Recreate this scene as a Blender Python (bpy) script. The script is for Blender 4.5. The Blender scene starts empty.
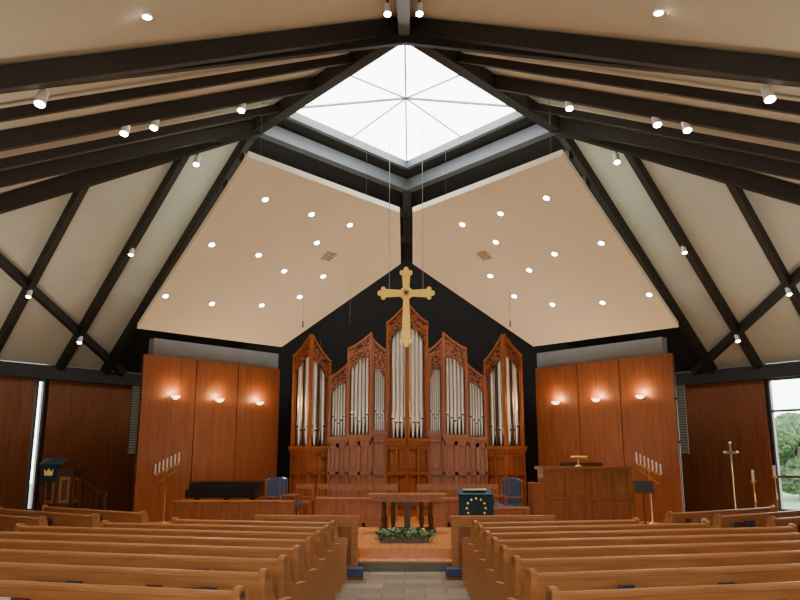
import bpy, bmesh, math, random
from mathutils import Matrix, Vector
random.seed(7)
R = math.radians
EYE = 1.6
# ------------------------------------------------------------------ materials
def newmat(name):
    m = bpy.data.materials.new(name); m.use_nodes = True
    nt = m.node_tree; b = nt.nodes["Principled BSDF"]
    return m, nt, b
def plain(name, col, rough=0.6, metal=0.0, bump=0.0, bscale=40, var=0.06, emit=None, es=0):
    m, nt, b = newmat(name)
    tc = nt.nodes.new("ShaderNodeTexCoord"); n = nt.nodes.new("ShaderNodeTexNoise")
    n.inputs["Scale"].default_value = 3.0; n.inputs["Detail"].default_value = 4
    nt.links.new(tc.outputs["Object"], n.inputs["Vector"])
    cr = nt.nodes.new("ShaderNodeValToRGB")
    cr.color_ramp.elements[0].position = 0.3; cr.color_ramp.elements[1].position = 0.7
    cr.color_ramp.elements[0].color = (*[c*(1-var) for c in col], 1)
    cr.color_ramp.elements[1].color = (*[min(1, c*(1+var)) for c in col], 1)
    nt.links.new(n.outputs["Fac"], cr.inputs["Fac"]); nt.links.new(cr.outputs["Color"], b.inputs["Base Color"])
    b.inputs["Roughness"].default_value = rough; b.inputs["Metallic"].default_value = metal
    if bump:
        n2 = nt.nodes.new("ShaderNodeTexNoise"); n2.inputs["Scale"].default_value = bscale
        nt.links.new(tc.outputs["Object"], n2.inputs["Vector"])
        bp = nt.nodes.new("ShaderNodeBump"); bp.inputs["Strength"].default_value = bump; bp.inputs["Distance"].default_value = 0.01
        nt.links.new(n2.outputs["Fac"], bp.inputs["Height"]); nt.links.new(bp.outputs["Normal"], b.inputs["Normal"])
    if emit:
        b.inputs["Emission Color"].default_value = (*emit, 1); b.inputs["Emission Strength"].default_value = es
    return m
def wood(name, c1, c2, rough=0.35, stretch=(9, 9, 0.8)):
    m, nt, b = newmat(name)
    tc = nt.nodes.new("ShaderNodeTexCoord"); mp = nt.nodes.new("ShaderNodeMapping")
    mp.inputs["Scale"].default_value = stretch
    nt.links.new(tc.outputs["Object"], mp.inputs["Vector"])
    n = nt.nodes.new("ShaderNodeTexNoise"); n.inputs["Scale"].default_value = 2.2; n.inputs["Detail"].default_value = 7
    n.inputs["Distortion"].default_value = 0.6
    nt.links.new(mp.outputs["Vector"], n.inputs["Vector"])
    cr = nt.nodes.new("ShaderNodeValToRGB")
    cr.color_ramp.elements[0].position = 0.32; cr.color_ramp.elements[1].position = 0.68
    cr.color_ramp.elements[0].color = (*c1, 1); cr.color_ramp.elements[1].color = (*c2, 1)
    nt.links.new(n.outputs["Fac"], cr.inputs["Fac"])
    nt.links.new(cr.outputs["Color"], b.inputs["Base Color"])
    b.inputs["Roughness"].default_value = rough
    return m
def emis(name, col, s):
    m, nt, b = newmat(name)
    b.inputs["Base Color"].default_value = (*col, 1)
    b.inputs["Emission Color"].default_value = (*col, 1); b.inputs["Emission Strength"].default_value = s
    return m

M_PANEL = wood("cherry_panel", (0.20, 0.056, 0.017), (0.28, 0.086, 0.026), 0.48, (5, 5, 0.5))
M_PANEL2 = wood("cherry_panel_dark", (0.20, 0.060, 0.02), (0.28, 0.09, 0.03), 0.4, (5, 5, 0.5))
M_ORGAN = wood("organ_case_wood", (0.24, 0.07, 0.022), (0.37, 0.118, 0.038), 0.38, (8, 8, 0.7))
M_PEW = wood("oak_pew_wood", (0.38, 0.168, 0.064), (0.52, 0.25, 0.102), 0.33, (0.8, 9, 9))
M_FURN = wood("chancel_furniture_wood", (0.25, 0.088, 0.03), (0.36, 0.14, 0.05), 0.4, (6, 6, 0.9))
M_DARKW = wood("dark_walnut", (0.045, 0.02, 0.01), (0.085, 0.035, 0.016), 0.4)
M_PLATW = wood("chancel_floor_wood", (0.55, 0.20, 0.05), (0.72, 0.30, 0.09), 0.25, (10, 0.8, 4))
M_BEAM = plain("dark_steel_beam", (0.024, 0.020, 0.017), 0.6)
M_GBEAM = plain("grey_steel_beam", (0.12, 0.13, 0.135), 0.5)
M_CEIL = plain("cream_ceiling", (0.66, 0.58, 0.43), 0.85, var=0.02)
M_CEILS = plain("side_ceiling", (0.64, 0.62, 0.51), 0.85, var=0.02)  # greyer copy of the cream: daylight on the side slopes put into the colour
M_CLOUD = plain("acoustic_cloud_cream", (0.90, 0.85, 0.66), 0.8, var=0.015)
M_DARK = plain("dark_recess_shade", (0.016, 0.013, 0.012), 0.9)  # near-black base colour stands in for the darkness of the recess
M_GWALL = plain("grey_wall_paint", (0.20, 0.21, 0.21), 0.85)
M_PIPE = plain("pipe_metal", (0.95, 0.94, 0.93), 0.3, 0.9, var=0.02)
M_GOLD = plain("gilded_gold", (1.0, 0.68, 0.18), 0.3, 0.6, emit=(1.0, 0.6, 0.1), es=0.22)  # faint emission added so the gilding looks brighter than its lighting
M_BRASS = plain("brass", (0.75, 0.52, 0.2), 0.3, 1.0)
M_BLACK = plain("black_lacquer", (0.008, 0.008, 0.009), 0.12)
M_BLKM = plain("black_metal", (0.02, 0.02, 0.02), 0.45)
M_GRILL = plain("speaker_grey", (0.13, 0.13, 0.13), 0.5)
M_BLUE = plain("blue_parament_cloth", (0.014, 0.055, 0.10), 0.85, bump=0.3, bscale=120)
M_BLUEC = plain("blue_upholstery", (0.05, 0.085, 0.19), 0.85)
M_WHITE = plain("white_wax", (0.85, 0.83, 0.78), 0.5)
M_SILV = plain("silver", (0.75, 0.74, 0.72), 0.25, 1.0)
M_LEAF = plain("leaf_green", (0.06, 0.16, 0.03), 0.5, var=0.4)
M_PETAL = plain("white_petal", (0.8, 0.8, 0.72), 0.6)
M_BOOK1 = plain("hymnal_red", (0.16, 0.02, 0.02), 0.5)
M_BOOK2 = plain("hymnal_blue", (0.03, 0.05, 0.14), 0.5)
M_PAPER = plain("paper", (0.8, 0.78, 0.7), 0.7)
M_WIRE = plain("steel_wire", (0.35, 0.35, 0.35), 0.4, 0.8)
M_LAMP = emis("lamp_lens", (1.0, 0.92, 0.76), 60)
M_SCON = emis("sconce_glow", (1.0, 0.70, 0.36), 6)
M_OUT = plain("outside_grass", (0.07, 0.13, 0.04), 0.9, var=0.3)
M_TREE = plain("tree_foliage", (0.035, 0.07, 0.022), 0.9, var=0.7, bump=0.8, bscale=9)
M_BARK = plain("tree_bark", (0.10, 0.07, 0.05), 0.9)

def glass():
    m, nt, b = newmat("window_glass")
    nt.nodes.remove(b)
    out = nt.nodes["Material Output"]
    tr = nt.nodes.new("ShaderNodeBsdfTransparent"); gl = nt.nodes.new("ShaderNodeBsdfGlossy")
    tr.inputs[0].default_value = (0.96, 0.98, 0.98, 1); gl.inputs["Roughness"].default_value = 0.05
    mx = nt.nodes.new("ShaderNodeMixShader"); mx.inputs[0].default_value = 0.05
    nt.links.new(tr.outputs[0], mx.inputs[1]); nt.links.new(gl.outputs[0], mx.inputs[2]); nt.links.new(mx.outputs[0], out.inputs[0])
    return m
M_GLASS = glass()
def stone():
    m, nt, b = newmat("slate_tile_floor")
    tc = nt.nodes.new("ShaderNodeTexCoord")
    br = nt.nodes.new("ShaderNodeTexBrick"); br.inputs["Scale"].default_value = 1.0
    br.inputs["Brick Width"].default_value = 0.55; br.inputs["Row Height"].default_value = 0.42; br.inputs["Mortar Size"].default_value = 0.01
    br.inputs["Color1"].default_value = (0.17, 0.155, 0.125, 1); br.inputs["Color2"].default_value = (0.46, 0.39, 0.29, 1)
    br.inputs["Mortar"].default_value = (0.12, 0.11, 0.09, 1)
    nt.links.new(tc.outputs["Object"], br.inputs["Vector"])
    n = nt.nodes.new("ShaderNodeTexNoise"); n.inputs["Scale"].default_value = 2.5; n.inputs["Detail"].default_value = 8
    nt.links.new(tc.outputs["Object"], n.inputs["Vector"])
    mx = nt.nodes.new("ShaderNodeMix"); mx.data_type = 'RGBA'; mx.blend_type = 'MULTIPLY'; mx.inputs[0].default_value = 0.5
    nt.links.new(br.outputs["Color"], mx.inputs[6]); nt.links.new(n.outputs["Fac"], mx.inputs[7])
    nt.links.new(mx.outputs[2], b.inputs["Base Color"]); b.inputs["Roughness"].default_value = 0.38
    return m
M_STONE = stone()
def carved():
    m, nt, b = newmat("carved_pipe_shade")
    tc = nt.nodes.new("ShaderNodeTexCoord")
    v = nt.nodes.new("ShaderNodeTexVoronoi"); v.feature = 'DISTANCE_TO_EDGE'; v.inputs["Scale"].default_value = 12
    n = nt.nodes.new("ShaderNodeTexNoise"); n.inputs["Scale"].default_value = 5
    mxv = nt.nodes.new("ShaderNodeMix"); mxv.data_type = 'RGBA'; mxv.inputs[0].default_value = 0.25
    nt.links.new(tc.outputs["Object"], n.inputs["Vector"])
    nt.links.new(tc.outputs["Object"], mxv.inputs[6]); nt.links.new(n.outputs["Color"], mxv.inputs[7])
    nt.links.new(mxv.outputs[2], v.inputs["Vector"])
    cr = nt.nodes.new("ShaderNodeValToRGB")
    cr.color_ramp.elements[0].position = 0.08; cr.color_ramp.elements[1].position = 0.14
    cr.color_ramp.elements[0].color = (0.32, 0.09, 0.028, 1); cr.color_ramp.elements[1].color = (0.03, 0.012, 0.007, 1)
    nt.links.new(v.outputs["Distance"], cr.inputs["Fac"]); nt.links.new(cr.outputs["Color"], b.inputs["Base Color"])
    b.inputs["Roughness"].default_value = 0.5
    return m
M_CARVE = carved()

# ------------------------------------------------------------------ mesh builder
class MB:
    def __init__(s):
        s.v = []; s.f = []; s.mi = []; s.sm = []; s.mats = []; s.M = Matrix()
    def add(s, vs, fs, mat, smooth=False):
        if mat not in s.mats: s.mats.append(mat)
        k = s.mats.index(mat); o = len(s.v)
        for p in vs: s.v.append(tuple(s.M @ Vector(p)))
        for f in fs:
            s.f.append([o+i for i in f]); s.mi.append(k); s.sm.append(smooth)
    def box(s, x0, x1, y0, y1, z0, z1, mat):
        vs = [(x0,y0,z0),(x1,y0,z0),(x1,y1,z0),(x0,y1,z0),(x0,y0,z1),(x1,y0,z1),(x1,y1,z1),(x0,y1,z1)]
        s.add(vs, [(0,3,2,1),(4,5,6,7),(0,1,5,4),(1,2,6,5),(2,3,7,6),(3,0,4,7)], mat)
    def prism(s, pts, a, b, mat, axis='y', smooth=False):
        n = len(pts)
        def mk(p, t):
            if axis == 'y': return (p[0], t, p[1])
            if axis == 'x': return (t, p[0], p[1])
            return (p[0], p[1], t)
        vs = [mk(p, a) for p in pts] + [mk(p, b) for p in pts]
        fs = [list(range(n))[::-1], list(range(n, 2*n))]
        s.add(vs, fs, mat)
        s.add(vs, [(i, (i+1) % n, n+(i+1) % n, n+i) for i in range(n)], mat, smooth)
    def cyl(s, p, q, r0, r1, mat, seg=12, caps=True):
        p = Vector(p); q = Vector(q); d = (q-p).normalized()
        a = d.orthogonal().normalized(); b = d.cross(a)
        vs = []
        for c, r in ((p, r0), (q, r1)):
            for i in range(seg):
                t = 2*math.pi*i/seg; vs.append(tuple(c + a*math.cos(t)*r + b*math.sin(t)*r))
        s.add(vs, [(i, (i+1) % seg, seg+(i+1) % seg, seg+i) for i in range(seg)], mat, True)
        if caps: s.add(vs, [list(range(seg))[::-1], list(range(seg, 2*seg))], mat)
    def lathe(s, prof, c, mat, seg=16):
        vs = []; n = len(prof)
        for r, z in prof:
            for i in range(seg):
                t = 2*math.pi*i/seg; vs.append((c[0]+r*math.cos(t), c[1]+r*math.sin(t), c[2]+z))
        fs = []
        for j in range(n-1):
            for i in range(seg):
                fs.append((j*seg+i, j*seg+(i+1) % seg, (j+1)*seg+(i+1) % seg, (j+1)*seg+i))
        s.add(vs, fs, mat, True)
        s.add(vs, [list(range(seg))[::-1], list(range((n-1)*seg, n*seg))], mat)
    def beam(s, p, q, w, d, mat):
        p = Vector(p); q = Vector(q); ax = (q-p).normalized()
        up = Vector((0,0,1)); side = ax.cross(up)
        if side.length < 1e-4: side = Vector((1,0,0))
        side.normalize(); u = side.cross(ax).normalized()
        vs = []
        for c in (p, q):
            for a, b in ((-1,-1),(1,-1),(1,1),(-1,1)):
                vs.append(tuple(c + side*a*w/2 + u*b*d/2))
        s.add(vs, [(0,3,2,1),(4,5,6,7),(0,1,5,4),(1,2,6,5),(2,3,7,6),(3,0,4,7)], mat)
    def obj(s, name, parent=None, bevel=0):
        me = bpy.data.meshes.new(name); me.from_pydata(s.v, [], s.f)
        for m in s.mats: me.materials.append(m)
        for i, p in enumerate(me.polygons):
            p.material_index = s.mi[i]; p.use_smooth = s.sm[i]
        me.update()
        bm = bmesh.new(); bm.from_mesh(me); bmesh.ops.recalc_face_normals(bm, faces=bm.faces); bm.to_mesh(me); bm.free()
        o = bpy.data.objects.new(name, me); bpy.context.collection.objects.link(o)
        if parent: o.parent = parent
        if bevel:
            md = o.modifiers.new("bevel", 'BEVEL'); md.width = bevel; md.segments = 2; md.limit_method = 'ANGLE'
        return o
def place(o, x, y, z=0, rz=0):
    o.location = (x, y, z); o.rotation_euler = (0, 0, R(rz)); return o
def light(kind, name, loc, power, col, parent=None, **kw):
    l = bpy.data.lights.new(name, kind); l.energy = power; l.color = col
    for k, v in kw.items(): setattr(l, k, v)
    o = bpy.data.objects.new(name, l); bpy.context.collection.objects.link(o); o.location = loc
    if parent: o.parent = parent
    return o
def aim(o, target):
    o.rotation_euler = (Vector(target) - Vector(o.location)).to_track_quat('-Z', 'Y').to_euler()
def empty(name):
    o = bpy.data.objects.new(name, None); bpy.context.collection.objects.link(o); return o

# ------------------------------------------------------------------ roof geometry
HR = 7.6
L = Vector((-3.45, 16.7)); N = Vector((0, 12.6)); F = Vector((0, 20.7))
nFL = Vector((-4.1, -3.45)).normalized(); nBL = Vector((-4.0, 3.45)).normalized()
SF, SB = 0.5, 0.85
DB = 6.3; DF = DB*SB/SF
def hF(x, y): return HR - SF*nFL.dot(Vector((-abs(x), y)) - L)
def hB(x, y): return HR - SB*nBL.dot(Vector((-abs(x), y)) - L)
det = nFL.x*nBL.y - nFL.y*nBL.x
q = Vector(((DF*nBL.y - nFL.y*DB)/det, (nFL.x*DB - nBL.x*DF)/det))
W = L + q
yS = (DF + nFL.x*L.x)/nFL.y + L.y
S = Vector((0, yS))
P = L + nBL*DB
yF = (DB + nBL.x*L.x)/nBL.y + L.y
FW = Vector((0, yF))
HE = HR - SB*DB
CO = 0.28
def mir(p, s): return (p[0]*s, *p[1:])
def zp(v, h): return (v.x, v.y, EYE+h)
for side, nm in ((1, "left"), (-1, "right")):
    mb = MB()
    vs = [mir(zp(v, h+CO), side) for v, h in ((N, HR), (L, HR), (W, HE), (S, HE))]
    mb.add(vs, [(0,1,2,3)], M_CEIL); 
    mb.obj("ceiling_front_"+nm)
    mb = MB()
    mb.add([mir(zp(v, h+CO), side) for v, h in ((L, HR), (P, HE), (W, HE))], [(0,1,2)], M_CEILS)
    mb.obj("ceiling_rear_"+nm)
    mb = MB()
    mb.add([mir(zp(v, h+CO), side) for v, h in ((L, HR), (F, HR), (FW, HE), (P, HE))], [(0,1,2,3)], M_DARK)
    mb.obj("ceiling_recess_"+nm)
mb = MB()
mb.prism([(W.x, W.y), (S.x, S.y), (-W.x, W.y), (FW.x, FW.y)], -0.12, 0.0, M_STONE, 'z')
mb.obj("floor")
mb = MB(); mb.box(-60, 60, -30, 80, -0.5, -0.2, M_OUT); mb.obj("ground_outside")
ZW = EYE+HE+CO+0.02
ZP = EYE+HE-0.1
for side, nm in ((1, "front_left"), (-1, "front_right")):
    mb = MB()
    a = Vector(mir((W.x, W.y, 0), side)); b = Vector((S.x, S.y, 0))
    d = (b-a).normalized(); n = Vector((-d.y, d.x, 0))
    if n.dot(Vector((0,10,0))-a) > 0: n = -n
    n *= 0.2
    pts = [a, b, b+n, a+n]
    mb.prism([(p.x, p.y) for p in pts], 0, ZW, M_CEILS, 'z')
    mb.obj("wall_"+nm)
e = Vector((-(F-L).normalized().x, -(F-L).normalized().y))
def wp(r, off, side):
    v = P + e*r + nBL*off
    return (v.x*side, v.y)
def wallseg(mb, r0, r1, o0, o1, z0, z1, mat, side):
    mb.prism([wp(r0, o0, side), wp(r1, o0, side), wp(r1, o1, side), wp(r0, o1, side)], z0, z1, mat, 'z')
rW = (W-P).length; rF = -(FW-P).length
for side, nm in ((1, "rear_left"), (-1, "rear_right")):
    wins = [(1.5, 1.70)] if side == 1 else [(1.35, 3.6)]
    mb = MB()
    cuts = [rF]; 
    for a, b in wins: cuts += [a, b]
    cuts.append(rW)
    for i in range(0, len(cuts), 2):
        wallseg(mb, cuts[i], cuts[i+1], 0.02, 0.2, 0, ZW, M_GWALL if i else M_DARK, side)
    for a, b in wins:
        wallseg(mb, a, b, 0.02, 0.2, ZP, ZW, M_GWALL, side)
        wallseg(mb, a, b, 0.02, 0.2, 0, 0.5, M_GWALL, side)
    mb.obj("wall_"+nm)
    mb = MB()
    spans = [(-1.6, 1.42)] if side == 1 else [(-1.6, 1.28)]
    if side == 1: spans.append((1.78, 4.2)); spans.append((4.23, 6.6)); spans.append((6.63, 9))
    else: spans.append((3.7, 6.2)); spans.append((6.23, 9))
    for a, b in spans:
        wallseg(mb, a, b, -0.06, 0.02, 0.12, ZP, M_PANEL2, side)
    mb.obj("wall_panelling_"+nm)
    mb = MB()
    for a, b in wins:
        wallseg(mb, a, a+0.05, 0.0, 0.12, 0.5, ZP, M_GRILL, side)
        wallseg(mb, b-0.05, b, 0.0, 0.12, 0.5, ZP, M_GRILL, side)
        if b-a > 1:
            m_ = (a+b)/2
            wallseg(mb, m_-0.03, m_+0.03, 0.0, 0.12, 0.5, ZP, M_GRILL, side)
        for z in ([0.5, ZP-0.06] if b-a < 1 else [0.5, 1.3, 2.9, ZP-0.06]):
            wallseg(mb, a, b, 0.01, 0.11, z, z+0.06, M_GRILL, side)
        wallseg(mb, a, b, 0.055, 0.065, 0.5, ZP, M_GLASS, side)
    mb.obj("window_1" if side == 1 else "window_2")
    mb = MB()
    a = wp(rF*0.9, -0.12, side); b = wp(rW, -0.12, side)
    mb.beam((*a, EYE+HE+0.06), (*b, EYE+HE+0.06), 0.2, 0.34, M_BEAM)
    mb.obj("roof_beam")
def rafter(a, n, length, hfun, side, w=0.17, d=0.32, mat=M_BEAM, lift=0.1):
    b = a + n*length
    mb = MB()
    mb.beam(mir((a.x, a.y, EYE+hfun(a.x, a.y)+lift), side), mir((b.x, b.y, EYE+hfun(b.x, b.y)+lift), side), w, d, mat)
    return mb.obj("roof_beam")
hip = (W-L)
for side in (1, -1):
    for t, ln, w, d in ((0, DF-.1, .16, .28), (0.27, DF-.1, .10, .16), (0.52, DF-.1, .15, .26), (0.78, DF-.1, .10, .16), (1, DF-.1, .15, .26)):
        rafter(N + (L-N)*t, nFL, ln, hF, side, w, d)
    mb = MB(); mb.beam(mir((L.x, L.y, EYE+HR+0.05), side), mir((W.x, W.y, EYE+HE+0.05), side), 0.18, 0.34, M_BEAM); mb.obj("roof_beam")
    rafter(L, nBL, DB-.1, hB, side, .16, .26)
    for t in (0.125, 0.3, 0.5):
        a = L + hip*t
        rem = DB - nBL.dot(a-L)
        rafter(a, nBL, rem-.1, hB, side, .15, .24)
    a = Vector((-8.9, 16.24)); b = Vector((-7.75, 21.15))
    c = a + (a-b)*0.05
    mb = MB(); mb.beam(mir((c.x, c.y, EYE+hB(c.x, c.y)+.08), side), mir((b.x, b.y, EYE+hB(b.x, b.y)+.08), side), .13, .2, M_BEAM); mb.obj("roof_beam")
    mb = MB(); mb.beam(mir((L.x, L.y, EYE+HR-0.15), side), mir((-10.5, 12.3, EYE+5.05), side), .12, .2, M_BEAM); mb.obj("roof_beam")
    mb = MB(); mb.beam(mir((0, 12.6, EYE+HR-0.15), side), mir((-6.2, 8.6, EYE+4.35), side), .12, .2, M_BEAM); mb.obj("roof_beam")
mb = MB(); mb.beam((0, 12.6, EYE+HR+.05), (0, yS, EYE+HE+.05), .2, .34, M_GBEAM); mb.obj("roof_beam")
mb = MB(); mb.beam((0, 20.7, EYE+HR+.05), (0, yF-.2, EYE+hB(0, yF)+.05), .24, .34, M_BEAM); mb.obj("roof_beam")
ring = [(-3.45, 16.7), (0, 12.6), (3.45, 16.7), (0, 20.7)]
gl = [(-2.78, 16.72), (0, 13.2), (2.78, 16.72), (0, 20.0)]
ZR = EYE+HR; ZG = EYE+8.0
mb = MB()
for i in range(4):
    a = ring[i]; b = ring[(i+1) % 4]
    far = i >= 2  # far beams grey, near ones dark: skylight shading put into the ring's colours
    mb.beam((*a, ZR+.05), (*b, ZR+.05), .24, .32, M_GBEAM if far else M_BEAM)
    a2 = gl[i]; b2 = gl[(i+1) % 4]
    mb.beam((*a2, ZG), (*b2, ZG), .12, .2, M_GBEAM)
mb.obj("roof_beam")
mb = MB()
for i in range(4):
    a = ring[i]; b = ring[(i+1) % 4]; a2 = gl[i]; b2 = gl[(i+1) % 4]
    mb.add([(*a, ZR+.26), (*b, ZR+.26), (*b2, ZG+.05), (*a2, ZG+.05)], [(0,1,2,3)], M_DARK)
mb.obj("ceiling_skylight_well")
hub = (0, 16.72, ZG+0.35)
mb = MB()
for i in range(4):
    a = gl[i]; b = gl[(i+1) % 4]
    mb.beam((*a, ZG+.1), hub, .035, .05, M_GRILL)
    m_ = ((a[0]+b[0])/2, (a[1]+b[1])/2, ZG+.1)
    mb.beam(m_, hub, .022, .03, M_GRILL)
    mb.add([(*a, ZG+.11), (*b, ZG+.11), (hub[0], hub[1], hub[2]+.01)], [(0,1,2)], M_GLASS)
mb.obj("window_skylight")
mb = MB()
for side in (1, -1):
    for off in (0.5, 1.1):
        a = L + nBL*off; b = F + nBL*off
        b = Vector((-0.05, b.y - (b.x+0.05)*(F-L).y/(F-L).x)) if b.x < -0.05 else b
        mb.beam(mir((a.x, a.y, EYE+HR-SB*off-.1), side), mir((b.x, b.y, EYE+HR-SB*off-.1), side), .14, .22, M_BEAM)
mb.obj("roof_beam")

# ------------------------------------------------------------------ acoustic clouds
cA = Vector((-6.36, 18.0, EYE+3.16)); cB = Vector((-3.43, 21.0, EYE+3.16)); cD = Vector((-.15, 19.1, EYE+4.97))
cE = Vector((-.15, 17.1, EYE+5.70)); cC = Vector((-3.0, 13.96, EYE+5.77))
nrm = (cB-cA).cross(cE-cA).normalized()
def snap(p):
    z = cA.z - (nrm.x*(p.x-cA.x)+nrm.y*(p.y-cA.y))/nrm.z
    return Vector((p.x, p.y, z))
cC = snap(cC); cD = snap(cD)
for side, nm in ((1, "left"), (-1, "right")):
    par = empty("acoustic_ceiling_cloud")
    mb = MB()
    pts = [cA, cB, cD, cE, cC]; up = Vector((0,0,0.12))
    vs = [mir(tuple(p), side) for p in pts] + [mir(tuple(p+up), side) for p in pts]
    mb.add(vs, [(0,1,2,3,4), (9,8,7,6,5)] + [(i, (i+1) % 5, 5+(i+1) % 5, 5+i) for i in range(5)], M_CLOUD)
    uax = (cE-cC).normalized(); vax = (cA-cC).normalized(); vax = (vax - uax*vax.dot(uax)).normalized()
    nn = uax.cross(vax); 
    if nn.z > 0: nn = -nn
    def cp(u, v, o=0.0): return cC + uax*u + vax*v + nn*o
    def patch(u0, u1, v0, v1, o0, o1, mat):
        vv = [mir(tuple(cp(u, v, o)), side) for o in (o0, o1) for u, v in ((u0,v0),(u1,v0),(u1,v1),(u0,v1))]
        mb.add(vv, [(0,3,2,1),(4,5,6,7),(0,1,5,4),(1,2,6,5),(2,3,7,6),(3,0,4,7)], mat)
    patch(3.45, 3.8, 1.75, 2.1, 0.0, 0.015, M_CLOUD)
    for k in range(5): patch(3.48, 3.77, 1.78+k*.06, 1.81+k*.06, 0.015, 0.02, M_GRILL)
    mb.obj("panel", par)
    k = 0
    for u, v in ((1.0,.85), (2.25,.85), (3.35,.8), (.75,2.5), (1.95,2.45), (3.0,1.6), (2.9,2.75), (4.0,2.6), (.75,4.45), (1.95,4.4), (3.2,4.1), (3.95,3.5)):
            c = cp(u, v)
            d = MB()
            c2 = Vector(mir(tuple(c), side)); n2 = Vector(mir(tuple(nn), side))
            d.cyl(c2, c2+n2*.025, .075, .075, M_WHITE, 16)
            d.cyl(c2+n2*.02, c2+n2*.032, .055, .055, M_LAMP, 16)
            d.obj("downlight_%d" % k, par)
            light('SPOT', "downlight_bulb_%d" % k, tuple(c2+n2*.05), 85, (1, .86, .66), par, spot_size=R(100), spot_blend=.8, shadow_soft_size=.06)
            k += 1
    d = MB()
    for u, v in ((.6, .5), (3.6, .5)):
        c = Vector(mir(tuple(cp(u, v)), side)); 
        top = min(ZR+.2, EYE+min(hF(c.x, c.y), hB(c.x, c.y))+CO)
        d.cyl((c.x, c.y, c.z+.1), (c.x, c.y, top), .005, .005, M_BLKM, 6)
    d.obj("suspension_rods", par)

# ------------------------------------------------------------------ side chancel walls with cherry panels + sconces
for side, nm in ((1, "chancel_left"), (-1, "chancel_right")):
    a = Vector((-6.3, 18.5)); b = Vector((-3.55, 21.5)); dv = (b-a).normalized(); nb = Vector((-dv.y, dv.x))
    ln = (b-a).length
    def q2(s_, o): 
        v = a + dv*s_ + nb*o; return (v.x*side, v.y)
    mb = MB()
    mb.prism([q2(0.25, .07), q2(ln, .07), q2(ln, .3), q2(0.25, .3)], 0.3, EYE+3.05, M_GWALL, 'z')
    mb.obj("wall_"+nm)
    mb = MB()
    cuts = [-.03, ln*.355, ln*.665, ln+.03]
    for i in range(3):
        s0, s1 = cuts[i]+.012, cuts[i+1]-.012
        mb.prism([q2(s0, 0), q2(s1, 0), q2(s1, .04), q2(s0, .04)], 0.3, EYE+2.62, M_PANEL, 'z')
    mb.prism([q2(-.03, .04), q2(ln+.03, .04), q2(ln+.03, .069), q2(-.03, .069)], .3, EYE+2.6, M_DARKW, 'z')
    mb.obj("wall_panelling_"+nm)
    for i, s_ in enumerate((ln*.2, ln*.51, ln*.82)):
        p = q2(s_, 0); z = EYE + 1.64
        par = empty("wall_sconce")
        mb = MB()
        nx, ny = -nb.x*side, -nb.y
        c = (p[0]+nx*.13, p[1]+ny*.13)
        mb.M = Matrix.Translation((c[0], c[1], z)) @ Matrix.Rotation(math.atan2(ny, nx), 4, 'Z')
        mb.lathe([(.02, -.06), (.05, -.05), (.09, -.02), (.115, .015), (.12, .02)], (0,0,0), M_SCON, 16)
        mb.lathe([(.122, .018), (.126, .025), (.122, .032)], (0,0,0), M_BRASS, 16)
        mb.box(-.128, -.05, -.03, .03, -.06, -.01, M_BRASS)
        mb.obj("bowl", par)
        light('POINT', "sconce_bulb", (c[0]+nx*.02, c[1]+ny*.02, z+.1), 20, (1, .60, .27), par, shadow_soft_size=.05)
    p = q2(-.17, .02)
    mb = MB()
    mb.box(-.08, .08, -.1, .1, 1.85, 3.45, M_BLKM)
    for k in range(26): mb.box(-.072, .072, -.115, -.1, 1.88+k*.06, 1.915+k*.06, M_GRILL)
    mb.box(.08, .16, .0, .06, 2.1, 2.16, M_BLKM); mb.box(.08, .16, .0, .06, 3.1, 3.16, M_BLKM)
    if side == -1:
        mb.v = [(-x, y, z) for x, y, z in mb.v]
    place(mb.obj("column_loudspeaker"), p[0], p[1], 0, 25*side)

mb = MB(); mb.box(-5.2, 5.2, 23.0, 23.2, 0.3, 8.2, M_DARK); mb.obj("wall_rear")  # dark backdrop; the shade of the hole behind the organ is its colour

# ------------------------------------------------------------------ chancel platform
def poly_sym(pts):
    return pts + [(-x, y) for x, y in pts[::-1]]
mb = MB()
mb.prism(poly_sym([(-2.4, 12.62), (-3.7, 14.5), (-5.7, 16.1), (-9.2, 17.4), (-9.8, 18.7), (-7.6, 21.2), (-5.6, 23.4)]), 0.0, 0.15, M_PLATW, 'z')
mb.prism(poly_sym([(-2.3, 13.0), (-3.5, 14.85), (-5.5, 16.4), (-9.1, 17.75), (-9.6, 18.7), (-7.5, 21.1), (-5.5, 23.3)]), 0.15, 0.30, M_PLATW, 'z')
mb.prism([(-2.4, 12.60), (2.4, 12.60), (2.4, 12.64), (-2.4, 12.64)], 0.0, 0.13, M_STONE, 'z')
mb.obj("floor_chancel_platform")

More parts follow.
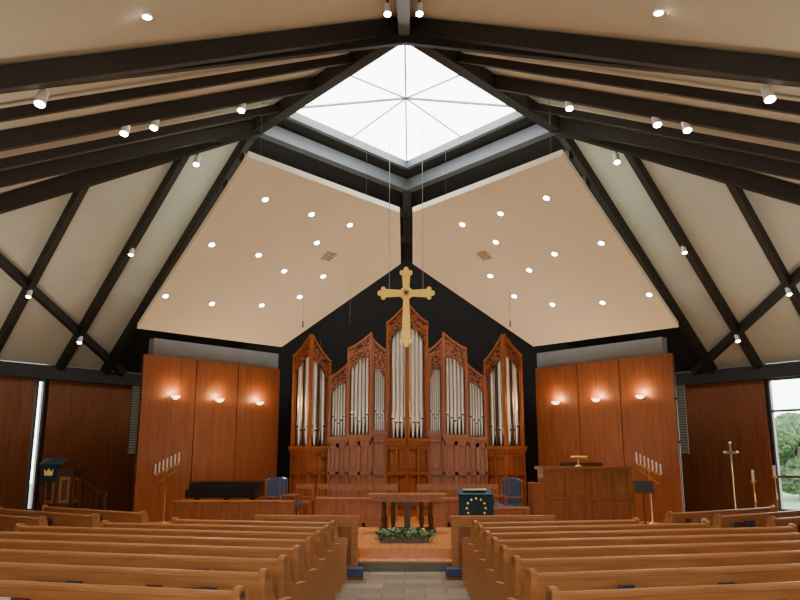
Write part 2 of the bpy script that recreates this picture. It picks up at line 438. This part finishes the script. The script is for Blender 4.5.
# ------------------------------------------------------------------ pipe organ
org = MB()
ZB = 0.3
def face(p0, p1, zt0, zt1, zf, npipe, shade=0.62, panels=1):
    p0 = Vector(p0); p1 = Vector(p1); d = (p1-p0); w = d.length; ang = math.atan2(d.y, d.x)
    org.M = Matrix.Translation((p0.x, p0.y, 0)) @ Matrix.Rotation(ang, 4, 'Z')
    K = 10
    def top(s_):
        if zt1 >= zt0: return zt0 + (zt1-zt0)*s_**1.35
        return zt1 + (zt0-zt1)*(1-s_)**1.35
    up = [(w*i/K, top(i/K)) for i in range(K+1)]
    low = []
    for i in range(K+1):
        s_ = i/K
        low.append((w*s_, top(s_) - shade*(0.85+0.35*abs(2*s_-1)**1.5)))
    org.prism(up + low[::-1], -.02, .03, M_CARVE)
    for i in range(K):
        a, b = up[i], up[i+1]
        org.prism([(a[0], a[1]-.03), (b[0], b[1]-.03), (b[0], b[1]+.035), (a[0], a[1]+.035)], -.07, .07, M_ORGAN)
    org.box(-.02, .045, -.04, .06, ZB, zt0+.02, M_ORGAN)
    org.box(w-.045, w+.02, -.04, .06, ZB, zt1+.02, M_ORGAN)
    org.prism([(0, zf-.1), (w, zf-.1)] + [(x, z-.05) for x, z in up[::-1]], .30, .34, M_DARKW)
    iw = w-.11
    rr = iw/npipe/2
    for i in range(npipe):
        cx = .055 + rr*(2*i+1); s_ = cx/w
        c = abs(2*(i+.5)/npipe-1)
        foot = .32 + .22*c
        ztop = top(s_) - shade*.5
        zb = zf+.02
        org.cyl((cx, .12, zb), (cx, .12, zb+foot), .022, rr*.88, M_PIPE, 12, False)
        org.cyl((cx, .12, zb+foot), (cx, .12, ztop), rr*.88, rr*.88, M_PIPE, 14, False)
        mw = rr*.55
        org.box(cx-mw, cx+mw, .12-rr*.97, .12-rr*.7, zb+foot+.01, zb+foot+.045, M_BLACK)
        org.prism([(cx-mw, zb+foot+.05), (cx+mw, zb+foot+.05), (cx, zb+foot+.05+rr*2.2)], .12-rr*1.0, .12-rr*.8, M_PIPE)
    org.box(-.03, w+.03, -.11, .3, zf-.08, zf, M_ORGAN)
    org.box(-.02, w+.02, -.075, .3, zf-.17, zf-.08, M_ORGAN)
    org.box(0, w, .03, .3, ZB, zf-.17, M_ORGAN)
    org.box(0, w, -.05, .03, ZB, ZB+.16, M_ORGAN)
    org.box(0, w, -.045, .03, 1.35, 1.43, M_ORGAN)
    org.box(0, w, -.045, .03, zf-.28, zf-.17, M_ORGAN)
    for k in range(0, panels+1):
        xc = w*k/panels
        org.box(max(0, xc-.04), min(w, xc+.04), -.045, .03, ZB, zf-.17, M_ORGAN)
    for k in range(panels):
        a = w*k/panels+.085; b = w*(k+1)/panels-.085
        if b-a > .05:
            org.box(a, b, 0, .03, ZB+.24, 1.27, M_ORGAN); org.box(a, b, 0, .03, 1.51, zf-.36, M_ORGAN)
Y0 = 21.25
def fsym(p0, p1, a, b, zf, n, sh, pn=1):
    face(p0, p1, a, b, zf, n, sh, panels=pn)
    face((-p1[0], p1[1]), (-p0[0], p0[1]), b, a, zf, n, sh, panels=pn)
fsym((-3.12, Y0+.1), (-2.60, Y0-.38), 4.55, 5.05, 2.1, 4, .42, 2)
fsym((-2.60, Y0-.38), (-2.14, Y0+.1), 5.05, 4.4, 2.1, 4, .48, 2)
fsym((-2.12, Y0), (-1.63, Y0), 3.95, 4.32, 2.35, 5, .42, 2)
fsym((-1.61, Y0-.15), (-.98, Y0-.15), 4.72, 5.15, 2.4, 5, .55, 2)
fsym((-.96, Y0), (-.56, Y0), 5.02, 4.68, 2.5, 5, .75, 1)
fsym((-.54, Y0-.05), (0, Y0-.42), 5.45, 5.90, 2.3, 4, .5, 2)
org.M = Matrix()
for x0, x1, zt in ((-3.05, -2.15, 4.3), (-2.15, -1.6, 3.8), (-1.6, -.97, 4.6), (-.97, -.55, 4.5), (-.55, .55, 5.2), (.55, .97, 4.5), (.97, 1.6, 4.6), (1.6, 2.15, 3.8), (2.15, 3.05, 4.3)):
    org.box(x0, x1, Y0+.36, Y0+1.2, ZB, zt, M_ORGAN)
org.obj("pipe_organ")

# ------------------------------------------------------------------ hanging cross
mb = MB()
def disc(cx, cz, r, t, mat, n=20):
    mb.prism([(cx+r*math.cos(2*math.pi*i/n), cz+r*math.sin(2*math.pi*i/n)) for i in range(n)], -t, t, mat, 'y', True)
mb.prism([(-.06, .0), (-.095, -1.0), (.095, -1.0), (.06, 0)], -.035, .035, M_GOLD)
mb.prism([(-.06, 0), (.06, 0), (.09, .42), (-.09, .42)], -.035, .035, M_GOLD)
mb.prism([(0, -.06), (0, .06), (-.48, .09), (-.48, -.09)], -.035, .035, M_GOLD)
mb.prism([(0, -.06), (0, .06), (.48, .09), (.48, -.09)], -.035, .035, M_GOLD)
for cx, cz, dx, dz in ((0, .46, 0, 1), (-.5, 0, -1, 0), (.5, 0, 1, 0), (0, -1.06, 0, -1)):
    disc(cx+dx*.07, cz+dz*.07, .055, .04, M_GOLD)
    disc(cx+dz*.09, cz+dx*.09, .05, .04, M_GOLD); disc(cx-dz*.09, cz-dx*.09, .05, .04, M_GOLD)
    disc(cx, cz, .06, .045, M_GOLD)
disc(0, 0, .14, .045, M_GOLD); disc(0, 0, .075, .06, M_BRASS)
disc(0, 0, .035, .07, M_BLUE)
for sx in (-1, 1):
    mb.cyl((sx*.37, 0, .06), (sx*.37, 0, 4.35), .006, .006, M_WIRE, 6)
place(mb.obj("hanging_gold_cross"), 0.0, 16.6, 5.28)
for x, y, z in ((-2.3, 17.0, 4.6), (2.3, 17.0, 4.6), (-1.35, 18.2, 4.9)):
    mb = MB()
    mb.cyl((0,0,0), (0,0,.14), .018, .012, M_BLKM, 8); mb.cyl((0,0,.14), (0,0,.95), .004, .004, M_WIRE, 5)
    place(mb.obj("hanging_microphone"), x, y, z)

# ------------------------------------------------------------------ pews
def pew(length):
    mb = MB(); Lh = length
    mb.prism([(-.06, .30), (-.03, .30), (-.075, .80), (-.105, .80)], 0.03, Lh-.03, M_PEW, 'x')
    mb.prism([(-.125, .79), (-.06, .79), (-.058, .82), (-.08, .835), (-.112, .835), (-.128, .82)], 0.0, Lh, M_PEW, 'x')
    mb.prism([(-.075, .28), (-.03, .28), (-.03, .36), (-.07, .36)], 0.03, Lh-.03, M_PEW, 'x')
    mb.prism([(-.05, .40), (.40, .435), (.42, .42), (.41, .39), (-.05, .365)], 0.03, Lh-.03, M_PEW, 'x')
    mb.prism([(.34, .30), (.36, .30), (.36, .40), (.34, .40)], 0.03, Lh-.03, M_PEW, 'x')
    prof = [(-.14, 0), (-.14, .12), (-.11, .4), (-.135, .70), (-.148, .84), (-.12, .865), (-.06, .865), (-.03, .83), (.0, .70), (.06, .635), (.16, .605), (.36, .60), (.43, .575), (.445, .53), (.41, .46), (.39, .3), (.42, .12), (.43, 0)]
    xs = [0.0, Lh-.05]
    n = max(1, int(Lh//2.2))
    for x in xs: mb.prism(prof, x, x+.05, M_PEW, 'x')
    sup = [(-.05, 0), (-.05, .36), (.38, .39), (.38, 0)]
    for k in range(1, n+1):
        x = Lh*k/(n+1); mb.prism(sup, x, x+.03, M_PEW, 'x')
    k = .35
    while k < Lh-.8:
        mb.box(k, k+.62, -.18, -.10, .50, .515, M_PEW); mb.box(k, k+.62, -.185, -.175, .50, .60, M_PEW)
        x = k+.03
        while x < k+.5:
            if random.random() < .7:
                hh = random.choice((.21, .22, .2)); mt = random.choice((M_BOOK1, M_BOOK1, M_BOOK2, M_PAPER))
                mb.box(x, x+.13, -.17, -.14, .517, .517+hh, mt)
            x += .15
        k += 1.15
    return mb
rows = [3.35, 4.2, 5.05, 5.9, 6.75, 7.6, 8.45, 9.3, 10.15, 11.0]
for y in rows:
    ln = 4.2 if y < 9.5 else (3.3 if y < 10.5 else 2.5)
    if y < 4: ln = 3.6
    o = pew(ln).obj("church_pew", bevel=.006); place(o, .92, y+.12, 0, 15)
    mbL = pew(ln); mbL.v = [(-x, yy, z) for x, yy, z in mbL.v]
    o = mbL.obj("church_pew", bevel=.006); place(o, -.92, y+.12, 0, -15)
for side in (1, -1):
    for k in range(6):
        ln = 3.3
        mbp = pew(ln); mbp.v = [(x-ln/2, yy, z) for x, yy, z in mbp.v]
        o = mbp.obj("church_pew", bevel=.006)
        cx, cy = -5.55-.62*.85*k, 14.3-.79*.85*k
        place(o, cx*side, cy, 0, -38*side)
    mb = MB()
    mb.box(0, 1.5, -.02, .02, .08, .80, M_FURN); mb.box(-.04, 1.56, -.06, .06, .80, .86, M_PEW)
    mb.box(-.02, .07, -.045, .045, 0, .80, M_PEW); mb.box(1.46, 1.54, -.045, .045, 0, .80, M_PEW)
    mb.box(0, 1.5, -.035, .035, .04, .16, M_PEW); mb.box(0, 1.5, -.035, .035, .70, .8, M_PEW)
    for k in (1, 2): mb.box(k*.5-.03, k*.5+.03, -.035, .035, .1, .75, M_PEW)
    mb.box(.05, 1.45, .02, .22, .5, .52, M_FURN)
    if side == 1: mb.v = [(-x, y, z) for x, y, z in mb.v]
    place(mb.obj("front_pew_screen", bevel=.005), -.72*side, 12.05, 0, -7*side)
    mb = MB()
    mb.box(-.13, .13, -.12, .12, 0, .03, M_FURN)
    mb.box(-.12, .12, -.11, .11, .03, .15, M_BLUEC)
    place(mb.obj("kneeler_cushion", bevel=.03), -.72*side, 11.82, 0, 5)

# ------------------------------------------------------------------ communion table
mb = MB()
mb.box(-.78, .78, -.4, .4, .70, .75, M_FURN); mb.box(-.68, .68, -.33, .33, .60, .70, M_FURN)
for x in (-.46, -.28, .28, .46):
    for y in (-.25, .25):
        mb.lathe([(.05, .0), (.05, .06), (.03, .09), (.042, .2), (.05, .28), (.026, .36), (.04, .46), (.026, .53), (.045, .6)], (x, y, 0), M_DARKW, 12)
mb.box(-.56, .56, -.30, .30, .03, .09, M_DARKW)
mb.prism([(-.24, .60), (.24, .60), (.24, .50), (.15, .56), (0, .575), (-.15, .56), (-.24, .50)], -.27, -.23, M_DARKW)
mb.box(-.06, .06, -.03, .03, .09, .6, M_DARKW)
place(mb.obj("communion_table", bevel=.004), 0.02, 16.0, .30)
mb = MB()
mb.box(-.42, .42, -.12, .12, 0, .10, M_DARKW)
for i in range(560):
    x = random.uniform(-.47, .47); y = random.uniform(-.17, .17); z = random.uniform(.06, .24)*(1-.3*abs(x)/.47)
    a = random.uniform(0, 6.28); l = random.uniform(.05, .1); w = l*.3
    d = Vector((math.cos(a), math.sin(a), random.uniform(-.3, .9))).normalized(); sd = d.orthogonal().normalized()*w
    c = Vector((x, y, z))
    mb.add([tuple(c), tuple(c+d*l*.5+sd), tuple(c+d*l), tuple(c+d*l*.5-sd)], [(0,1,2,3)], M_LEAF)
for i in range(22):
    x = random.uniform(-.4, .4); y = random.uniform(-.16, .1); z = random.uniform(.15, .22)
    mb.lathe([(.004, 0), (.018, .008), (.014, .02), (.003, .024)], (x, y, z), M_PETAL, 6)
place(mb.obj("greenery_arrangement"), -.02, 14.0, .30)

# ------------------------------------------------------------------ chairs
def chair(mb, wmat, smat, h=.86):
    for x in (-.2, .2):
        mb.box(x-.02, x+.02, -.2, -.16, 0, .42, wmat); mb.box(x-.02, x+.02, .18, .22, 0, h, wmat)
        mb.box(x-.015, x+.015, -.18, .2, .2, .23, wmat)
    mb.box(-.22, .22, -.21, .2, .40, .43, wmat); mb.box(-.21, .21, -.2, .17, .43, .47, smat)
    mb.box(-.2, .2, .185, .215, h-.13, h-.01, wmat); mb.box(-.2, .2, .19, .21, .52, .56, wmat)
    for k in range(4): mb.box(-.13+k*.08, -.11+k*.08, .19, .21, .54, h-.05, wmat)
for side in (-1, 1):
    for i in range(5):
        mb = MB(); chair(mb, M_FURN, M_FURN)
        place(mb.obj("choir_chair"), side*(.45+.52*i), 19.5+.02*i, .30, random.uniform(-6, 6))
    for i in range(3):
        mb = MB(); chair(mb, M_FURN, M_FURN)
        place(mb.obj("choir_chair"), side*(.5+.5*i), 18.4, .30, random.uniform(-6, 6))
    for i in range(3):
        mb = MB()
        for x in (-.22, .22):
            for y in (-.22, .22): mb.box(x-.02, x+.02, y-.02, y+.02, 0, .42, M_FURN)
            mb.box(x-.025, x+.025, -.22, .2, .62, .66, M_FURN); mb.box(x-.02, x+.02, -.22, -.18, .4, .62, M_FURN)
            mb.box(x-.02, x+.02, .2, .24, .4, 1.0, M_FURN)
        mb.box(-.23, .23, -.24, .23, .38, .48, M_BLUEC); mb.prism([(-.2, .5), (.2, .5), (.2, .98), (.1, 1.03), (-.1, 1.03), (-.2, .98)], .19, .25, M_BLUEC)
        x0 = -2.72 if side == 1 else 2.12
        y0 = 17.2 if side == 1 else 16.9
        place(mb.obj("upholstered_blue_chair", bevel=.01), x0, y0+.56*i, .30, (60 if side == 1 else -60))

def rail(name, x0, x1, y, rz, n, h=.62, z=.30):
    mb = MB(); w = x1-x0
    mb.box(0, w, -.015, .015, .05, h-.05, M_FURN); mb.box(-.03, w+.03, -.05, .05, h-.04, h, M_PEW)
    mb.box(0, w, -.03, .03, 0, .1, M_FURN)
    for k in range(n+1):
        x = w*k/n; mb.box(x-.035, x+.035, -.03, .03, 0, h-.04, M_FURN)
    for k in range(n): mb.box(w*k/n+.1, w*(k+1)/n-.1, -.025, -.01, .18, h-.14, M_FURN)
    place(mb.obj(name, bevel=.004), x0, y, z, rz)
rail("choir_rail", -1.95, -.42, 17.4, 0, 3); rail("choir_rail", .5, 1.72, 17.4, 0, 3)
rail("choir_rail", -4.75, -2.35, 16.45, 0, 5, .6); rail("choir_rail", 1.75, 2.4, 15.9, 0, 1, .5)

# grand piano
mb = MB()
out = [(-.75, -.7), (.75, -.7), (.76, -.1), (.72, .2), (.5, .55), (.3, .85), (.1, 1.1), (-.2, 1.2), (-.55, 1.15), (-.72, .95), (-.75, .6)]
mb.prism(out, .64, .92, M_BLACK, 'z'); mb.prism([(x*1.01, y*1.01+.02) for x, y in out], .93, .955, M_BLACK, 'z')
mb.box(-.75, .75, -.95, -.68, .62, .70, M_BLACK); mb.box(-.62, .62, -.9, -.72, .70, .72, M_WHITE)
for k in range(24): mb.box(-.6+k*.05, -.575+k*.05, -.82, -.72, .72, .73, M_BLKM)
mb.box(-.75, .75, -.97, -.95, .62, .78, M_BLACK)
mb.box(-.75, -.64, -.95, -.68, .70, .80, M_BLACK); mb.box(.64, .75, -.95, -.68, .70, .80, M_BLACK)
for x, y in ((-.6, -.55), (.6, -.55), (-.3, .9)): mb.lathe([(.05, 0), (.04, .08), (.06, .4), (.07, .64)], (x, y, 0), M_BLACK, 12)
mb.box(-.03, .03, -.45, -.40, .05, .64, M_BLACK); mb.box(-.12, .12, -.5, -.38, .05, .1, M_BLACK)
place(mb.obj("grand_piano"), -3.95, 17.9, .30, 0)

# organ console (right)
mb = MB()
mb.box(-.86, .86, -.3, .35, 0, 1.22, M_FURN)
mb.box(-.91, .91, -.36, .4, 1.22, 1.28, M_FURN); mb.box(-.90, .90, -.34, .38, 0, .12, M_FURN)
for k in range(5):
    x = -.86+1.72*k/4; mb.box(x-.04, x+.04, -.325, -.3, .1, 1.22, M_FURN)
for k in range(4):
    x0 = -.86+.43*k
    mb.box(x0+.09, x0+.34, -.315, -.3, .2, .6, M_FURN); mb.box(x0+.09, x0+.34, -.315, -.3, .7, 1.12, M_FURN)
mb.box(-.89, .89, -.325, -.3, .62, .68, M_FURN)
mb.box(-.96, -.86, -.3, .9, 0, .95, M_FURN); mb.box(.86, .96, -.3, .9, 0, .95, M_FURN)
mb.box(-.85, .85, .35, .8, .68, .75, M_WHITE); mb.box(-.45, .45, .1, .13, 1.28, 1.36, M_DARKW)
mb.cyl((-.1, -.05, 1.28), (-.1, -.05, 1.46), .012, .012, M_BRASS, 8); mb.cyl((-.26, -.05, 1.46), (.08, -.05, 1.46), .03, .03, M_BRASS, 10)
mb.lathe([(.07, 1.28), (.06, 1.3), (.015, 1.31)], (-.1, -.05, 0), M_BRASS, 12)
place(mb.obj("organ_console", bevel=.005), 3.62, 16.4, .30, 4)

def stars(mb, cx, cz, y, r, mat):
    for i in range(12):
        a = 2*math.pi*i/12; sx, sz = cx+r*math.cos(a), cz+r*math.sin(a)
        mb.prism([(sx+(.024 if j % 2 == 0 else .011)*math.cos(math.pi/2+j*math.pi/5), sz+(.024 if j % 2 == 0 else .011)*math.sin(math.pi/2+j*math.pi/5)) for j in range(10)], y, y+.004, mat)
mb = MB()
mb.box(-.2, .2, -.15, .2, 0, .06, M_FURN); mb.box(-.12, .12, -.08, .12, .06, .80, M_FURN)
mb.prism([(-.2, .74), (.28, .82), (.28, .88), (-.2, .80)], -.29, .29, M_FURN, 'x')
mb.box(-.295, .295, -.25, -.235, .36, .80, M_BLUE)
mb.prism([(-.25, .79), (.25, .875), (.25, .895), (-.25, .815)], -.295, .295, M_BLUE, 'x')
stars(mb, 0, .59, -.256, .16, M_GOLD)
mb.box(-.29, .29, -.254, -.25, .365, .375, M_GOLD)
mb.box(-.2, .2, -.1, .15, .875, .9, M_PAPER)
place(mb.obj("lectern"), 1.2, 13.9, .30, 0)

# pulpit (left)
mb = MB()
oct_ = [(.42*math.cos(R(22.5+45*i)), .42*math.sin(R(22.5+45*i))) for i in range(8)]
mb.prism([(x*.8, y*.8) for x, y in oct_], 0, .35, M_DARKW, 'z')
mb.prism(oct_, .35, 1.15, M_DARKW, 'z'); mb.prism([(x*1.1, y*1.1) for x, y in oct_], 1.15, 1.23, M_DARKW, 'z')
mb.prism([(x*1.08, y*1.08) for x, y in oct_], .33, .39, M_DARKW, 'z')
for i in range(8):
    a = R(45*i); mb.M = Matrix.Rotation(a, 4, 'Z')
    mb.box(.385, .40, -.11, .11, .48, 1.05, M_FURN); mb.box(.40, .41, -.06, .06, .55, .98, M_DARKW)
mb.M = Matrix()
mb.prism([(-.46, 1.28), (-.1, 1.42), (-.1, 1.46), (-.46, 1.32)], -.27, .27, M_DARKW, 'x'); mb.box(-.1, .1, -.3, -.2, 1.2, 1.33, M_DARKW)
mb.box(-.2, .2, -.485, -.47, .95, 1.32, M_BLUE); mb.prism([(-.48, 1.31), (-.1, 1.455), (-.1, 1.475), (-.48, 1.335)], -.2, .2, M_BLUE, 'x')
mb.prism([(-.09, 1.08), (.09, 1.08), (.11, 1.22), (.05, 1.16), (0, 1.24), (-.05, 1.16), (-.11, 1.22)], -.492, -.486, M_GOLD)
for k in range(3): mb.box(.4+.25*k, .65+.25*k, -.1, .5, 0, .35-.11*k, M_DARKW)
for k in range(6): mb.cyl((.42+.14*k, -.1, .3-.05*k), (.42+.14*k, -.1, 1.1-.09*k), .015, .015, M_DARKW, 8)
mb.beam((.38, -.1, 1.13), (1.18, -.1, .62), .05, .05, M_DARKW)
mb.cyl((1.17, -.1, 0), (1.17, -.1, .72), .035, .035, M_DARKW, 10)
place(mb.obj("pulpit", bevel=.004), -7.85, 17.95, .30, -6)

for side in (1, -1):
    mb = MB()
    mb.lathe([(.16, 0), (.15, .03), (.03, .06), (.014, .1), (.014, 1.15), (.03, 1.18), (.014, 1.2)], (0,0,0), M_BRASS, 12)
    mb.beam((-.26*side, 0, 1.08), (.26*side, 0, 1.34), .02, .025, M_BRASS)
    mb.beam((-.2*side, 0, .9), (.2*side, 0, 1.18), .012, .012, M_BRASS)
    for k in range(7):
        x = (-.26+.52*k/6)*side; z = 1.09+.26*k/6
        mb.lathe([(.02, 0), (.028, .02), (.015, .03)], (x, 0, z), M_BRASS, 8)
        mb.cyl((x, 0, z+.02), (x, 0, z+.24), .018, .017, M_WHITE, 8)
    place(mb.obj("seven_branch_candelabrum"), -5.45*side, 18.0, .30, 0)

mb = MB()
mb.lathe([(.17, 0), (.16, .03), (.03, .06), (.015, .1), (.013, 1.4)], (0,0,0), M_BRASS, 12)
mb.box(-.025, .025, -.01, .01, 1.35, 1.78, M_SILV); mb.box(-.14, .14, -.01, .01, 1.56, 1.61, M_SILV)
for x, z in ((-.14, 1.585), (.14, 1.585), (0, 1.79)): mb.lathe([(.005, -.04), (.04, 0), (.005, .04)], (x, 0, z), M_SILV, 8)
place(mb.obj("processional_cross"), 7.35, 18.1, .30)
for x, y, h in ((7.72, 17.9, 1.0), (8.25, 18.0, 1.1)):
    mb = MB()
    mb.lathe([(.14, 0), (.13, .03), (.025, .06), (.014, .1), (.014, h*.5), (.03, h*.53), (.014, h*.56), (.014, h-.1), (.06, h-.06), (.06, h-.04)], (0,0,0), M_BRASS, 12)
    mb.cyl((0,0,h-.04), (0,0,h+.2), .028, .028, M_WHITE, 10)
    place(mb.obj("candle_stand"), x, y, .30)
mb = MB()
mb.cyl((0,0,.05), (0,0,.78), .014, .014, M_BLKM, 8)
for a in (90, 210, 330): mb.cyl((0,0,.12), (.25*math.cos(R(a)), .25*math.sin(R(a)), .01), .012, .012, M_BLKM, 6)
mb.prism([(-.06, .74), (.1, .98), (.12, .98), (-.04, .74)], -.22, .22, M_BLKM, 'x')
place(mb.obj("music_stand"), 4.98, 16.9, .30, 0)

# trees outside the right-hand window
for x, y, s_ in ((20.5, 42, 1.0), (23.5, 46, 1.2), (26.5, 42, 1.1), (31, 50, 1.5), (17.5, 46, .9)):
    mb = MB()
    mb.lathe([(.22, -.2), (.15, 1.0), (.1, 2.6)], (0,0,0), M_BARK, 8)
    for k in range(14):
        c = Vector((random.uniform(-1.6, 1.6), random.uniform(-1, 1), random.uniform(.8, 3.4)))
        bm = bmesh.new(); bmesh.ops.create_icosphere(bm, subdivisions=4, radius=random.uniform(.5, .95))
        vs = [tuple(c + v.co*(1+random.uniform(-.12, .12))) for v in bm.verts]
        fs = [[v.index for v in f.verts] for f in bm.faces]; bm.free()
        mb.add(vs, fs, M_TREE)
    o = place(mb.obj("tree"), x, y, 0); o.scale = (s_, s_, s_)

# ------------------------------------------------------------------ roof spotlights
def spot_fix(x, y, h, target=None, power=0, r=.075):
    par = empty("roof_spotlight")
    z = EYE+h
    mb = MB(); top = Vector((x, y, z+.12))
    mb.cyl(top, top+Vector((0,0,.16)), .02, .02, M_BLKM, 8)
    d = (Vector(target)-top).normalized() if target else Vector((0, -.35, -.93)).normalized()
    mb.cyl(top-d*.1, top+d*.12, r*.9, r, M_WHITE, 14)
    mb.cyl(top+d*.119, top+d*.125, r*.85, r*.85, M_LAMP, 14)
    mb.obj("head", par)
    if power:
        o = light('SPOT', "bulb", tuple(top+d*.15), power, (1, .85, .65), par, spot_size=R(85), spot_blend=.9, shadow_soft_size=.1)
        aim(o, tuple(top+d))
for side in (1, -1):
    mid = N+(L-N)*.52
    for d_, pw in ((1.7, 260), (3.35, 260), (3.85, 0)):
        p = mid + nFL*d_; spot_fix(p.x*side, p.y, hF(p.x, p.y)-.2, power=pw)
    a = L + hip*.11; spot_fix(a.x*side, a.y, HR-.55-(HR-HE)*.11+.1, power=150)
    for t, d_ in ((0.125, 2.2), (0.3, 2.4), (0.3, 4.6), (0.125, 4.4)):
        p = L+hip*t + nBL*d_; spot_fix(p.x*side, p.y, hB(p.x, p.y)-.2, r=.06)
    p = Vector((-.25, 11.0)); spot_fix(p.x*side, p.y, hF(p.x, p.y)-.1, power=200, r=.06)
    for px, py in ((-4.8, 9.5), (-1.5, 3.5)):
        spot_fix(px*side, py, hF(px, py)-.1, power=320)
    mb = MB(); z = EYE+hF(-3.1, 8.5)+CO
    mb.cyl((0,0,-.04), (0,0,.0), .07, .07, M_WHITE, 16); mb.cyl((0,0,-.045), (0,0,-.04), .05, .05, M_LAMP, 16)
    place(mb.obj("recessed_downlight"), -3.1*side, 8.5, z)
    for px, py, pw, sz in ((-8.6, 15.2, 34, 2.6), (-6.5, 8.6, 75, 3.0), (-2.6, 3.2, 40, 2.0)):
        o = light('AREA', "nave_fill", (px*side, py, 3.0), pw, (1, .91, .75), None, shape='RECTANGLE', size=sz, size_y=.4)  # added fill without a fixture, brightens the nave ceiling
        o.rotation_euler = (R(180), 0, R(45*side))
for side in (1, -1):
    o = light('AREA', "chancel_fill", (side*2.6, 18.6, 1.3), 45, (1, .92, .74), None, shape='RECTANGLE', size=1.6, size_y=.3)  # added fill without a fixture, lifts the clouds from below
    o.rotation_euler = (R(180), 0, 0)
o = light('AREA', "rear_fill", (0, -2.6, 2.2), 330, (1, .95, .86), None, shape='RECTANGLE', size=2.6, size_y=2.0)  # added fill light behind the camera
o.rotation_euler = (R(80), 0, 0)
o = light('AREA', "skylight_portal", (0, 16.72, ZG+.3), 1, (1, 1, 1), None, shape='RECTANGLE', size=4.2, size_y=4.2)
o.rotation_euler = (0, 0, R(45)); o.data.cycles.is_portal = True

# ------------------------------------------------------------------ world
w = bpy.data.worlds.new("sky"); bpy.context.scene.world = w; w.use_nodes = True
bg = w.node_tree.nodes["Background"]; bg.inputs[0].default_value = (0.97, 0.98, 1.0, 1); bg.inputs[1].default_value = 11.0

cam = bpy.data.cameras.new("camera"); co = bpy.data.objects.new("camera", cam); bpy.context.collection.objects.link(co)
cam.lens = 35; cam.sensor_width = 36
co.location = (0.1, 0, EYE); co.rotation_euler = (R(102), 0, R(0.81))
cam.clip_end = 200
bpy.context.scene.camera = co
